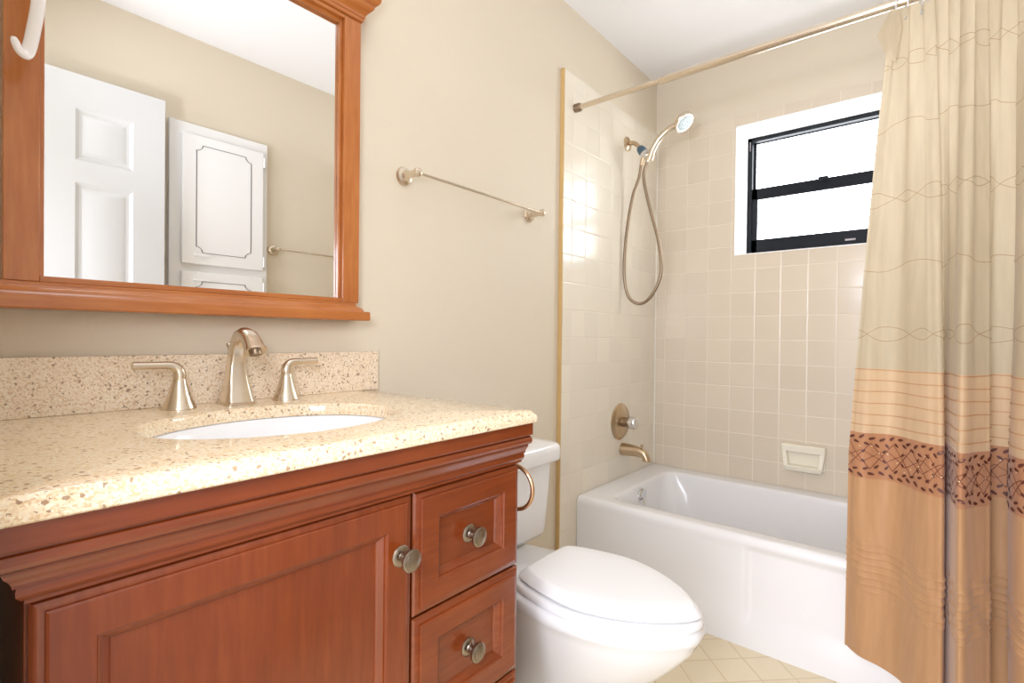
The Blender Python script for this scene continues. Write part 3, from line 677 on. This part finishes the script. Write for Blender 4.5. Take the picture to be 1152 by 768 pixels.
for k in range(NU):
    u = k/(NU-1); top.append(Vector((1.070+.365*u+.006*math.sin(2*PI*14*u), 1.772+.017*math.sin(2*PI*(5.2*u+.9*u*u)+1.2)+.008*math.sin(2*PI*2.3*u+.5), 0)))
mid = [Vector((p.x, p.y-.011*math.sin((p.x-.987)/.066*PI)*sstep(p.x, .99, 1.0)*(1-sstep(p.x, 1.165, 1.185)), 0)) for p in mid]
hem = []
for p in mid:
    k = sstep(p.x, .985, 1.10); hem.append(Vector((p.x-.006*(1-k)+.004, p.y-.075*k*(1-.35*sstep(p.x, 1.2, 1.4)), 0)))
ZT, ZM, ZH = 1.957, .72, .165
def CP(i, z):
    """curtain point for column i (0..NU-1, may be fractional) and height z"""
    i = min(max(i, 0), NU-1.001); a = int(i); f = i-a
    def g(A): return A[a].lerp(A[a+1], f)
    if z >= ZM:
        t = (ZT-z)/(ZT-ZM); p = g(top).lerp(g(mid), t**.75)
    else:
        t = (ZM-z)/(ZM-ZH); p = g(mid).lerp(g(hem), t)
    return Vector((p.x, p.y, z))
def CN(i, z):
    d = CP(min(i+1.5, NU-1), z)-CP(max(i-1.5, 0), z); return Vector((d.y, -d.x, 0)).normalized()
def panel(mb, zs, disp=None):
    rows = []
    for z in zs:
        r = []
        for i in range(NU):
            p = CP(i, z)
            if disp: p = p+CN(i, z)*disp(i/(NU-1)*CLEN, z)
            r.append(p)
        rows.append(r)
    mb.loft(rows, False, False, closed=False)
def ribbon(mb, zf, w_, off=.0016, i0=0, i1=NU-1, step=1):
    a = []; c = []
    k = i0
    while k <= i1:
        z = zf(k/(NU-1)*CLEN); nrm = CN(k, z)*off
        a.append(CP(k, z-w_/2)+nrm); c.append(CP(k, z+w_/2)+nrm); k += step
    mb.loft([a, c], False, False, closed=False)
def frange(a, c, n): return [a+(c-a)*k/n for k in range(n+1)]
cu = thing('shower_curtain', 'cream and gold banded shower curtain gathered at the right of the tub', 'shower curtain', (1.24, 1.72, .165))
b = MB(); panel(b, frange(ZT, .963, 40))
# the drooping corner of the header
fl = [(1.066, 1.762, 1.958), (1.036, 1.752, 1.893), (1.056, 1.750, 1.838), (1.080, 1.748, 1.800), (1.092, 1.750, 1.900), (1.085, 1.756, 1.950)]
cen = Vector((1.068, 1.744, 1.885)); o_ = len(b.v)
b.add([cen]+[Vector(p) for p in fl], [(0, k+1, (k+1) % 6+1) for k in range(6)])
b.add([(1.066, 1.7625, 1.958), (1.036, 1.7525, 1.893), (1.056, 1.7505, 1.838), (1.066, 1.775, 1.838), (1.070, 1.785, 1.956)], [(0, 1, 2, 3, 4)])
b.cur = 1
def wave(zc, amp, lam, ph): return lambda s: zc+amp*math.sin(2*PI*s/lam+ph)+.12*amp*math.sin(2*PI*s/(lam*.43)+ph*2)
for zc, pair in ((1.808, 1), (1.634, 0), (1.434, 1), (1.245, 0), (1.060, 1)):
    if pair:
        ribbon(b, wave(zc+.004, .017, .21, zc*5), .0017); ribbon(b, wave(zc-.004, -.017, .21, zc*5), .0017)
    else: ribbon(b, wave(zc, .012, .27, zc*3), .0017)
b.build('sheer_panel', ['sheer', 'thread'], cu, 60, fix=False)
b = MB(); panel(b, frange(.963, .783, 8)); b.cur = 1
for z in (.960, .930, .900, .868, .836, .805): ribbon(b, lambda s, z=z: z+.0012*math.sin(s*31+z*40), .0032)
b.build('pleated_panel', ['tuck', 'ribbon'], cu, 60, fix=False)
b = MB(); panel(b, frange(.783, .657, 6))
zc = .720; PER = .105
b.cur = 2
for ph in (0, .5):
    for amp in (.034, ):
        ribbon(b, lambda s, ph=ph: zc+.036*(4*abs(((s/PER+ph) % 1)-.5)-1), .0030, .0014)
        ribbon(b, lambda s, ph=ph: zc+.017*(4*abs(((s/PER+ph+.18) % 1)-.5)-1), .0018, .0014)
b.cur = 1
def leaf(s, z, a, ln, wd):
    pts = []
    for k in range(8):
        t = 2*PI*k/8; lx = ln*math.cos(t); ly = wd*math.sin(t)*(1-.35*math.cos(t))
        ds, dz = lx*math.cos(a)-ly*math.sin(a), lx*math.sin(a)+ly*math.cos(a)
        i = (s+ds)/CLEN*(NU-1); pts.append(CP(i, z+dz)+CN(i, z)*.0022)
    b.add(pts, [tuple(range(8))])
s = .008; k = 0
while s < CLEN-.012:
    for sg in (1, -1):
        leaf(s, zc+sg*(.050+.004*math.sin(k*1.7)), sg*(.5+.3*math.sin(k*2.1)), .0085, .0038)
        leaf(s+.012, zc+sg*(.033+.005*math.cos(k*1.3)), sg*(-.6+.3*math.cos(k)), .0075, .0034)
        if k % 2: leaf(s+.006, zc+sg*.014, sg*.9, .006, .0028)
    s += .0235; k += 1
b.cur = 3
for k in range(int(CLEN/.021)):
    s = .012+.021*k+random.uniform(-.004, .004); z = zc+random.choice((-.03, -.012, .0, .012, .03, .042))+random.uniform(-.004, .004)
    i = s/CLEN*(NU-1)
    b.add([CP((s+.0017*math.cos(q*PI/3))/CLEN*(NU-1), z+.0017*math.sin(q*PI/3))+CN(i, z)*.003 for q in range(6)], [tuple(range(6))])
b.build('embroidered_band', ['band', 'leaf', 'stem', 'sequin'], cu, 60, fix=False)
b = MB()
def tucks(s, z):
    z2 = z+.010*math.sin(s*9)+.004*math.sin(s*41)
    k = sstep(z2, .350, .362)*(1-sstep(z2, .478, .490))
    return k*(.0022*max(0, math.sin(2*PI*z2/.0185))**2+.0012*math.sin(s*95+z*60))
panel(b, frange(.657, .50, 10)+frange(.50, .335, 80)[1:]+frange(.335, ZH, 14)[1:], tucks)
lo_ = b.build('lower_panel', 'gold', cu, 60, fix=False)
# rings
for k, (x, lab) in enumerate(((1.074, 'clear plastic curtain ring holding the curtain\'s drooping left corner'), (1.100, 'clear plastic curtain ring, second along the rod from the drooping corner'), (1.132, 'clear plastic curtain ring, third along the rod from the drooping corner'))):
    q = MB().torus((x, RY-.002, RZ-.010), (1, .15, 0), .0275, .0022, 32, 8).tube([(x, RY-.010, RZ-.036), (x+.001, RY-.016, RZ-.052), (x+.001, RY-.020, RZ-.062)], [.002, .003, .0045], 8)
    tag(q.build('curtain_ring', 'clear', None, 60), lab, 'curtain ring', 'clear rings on the curtain rod')
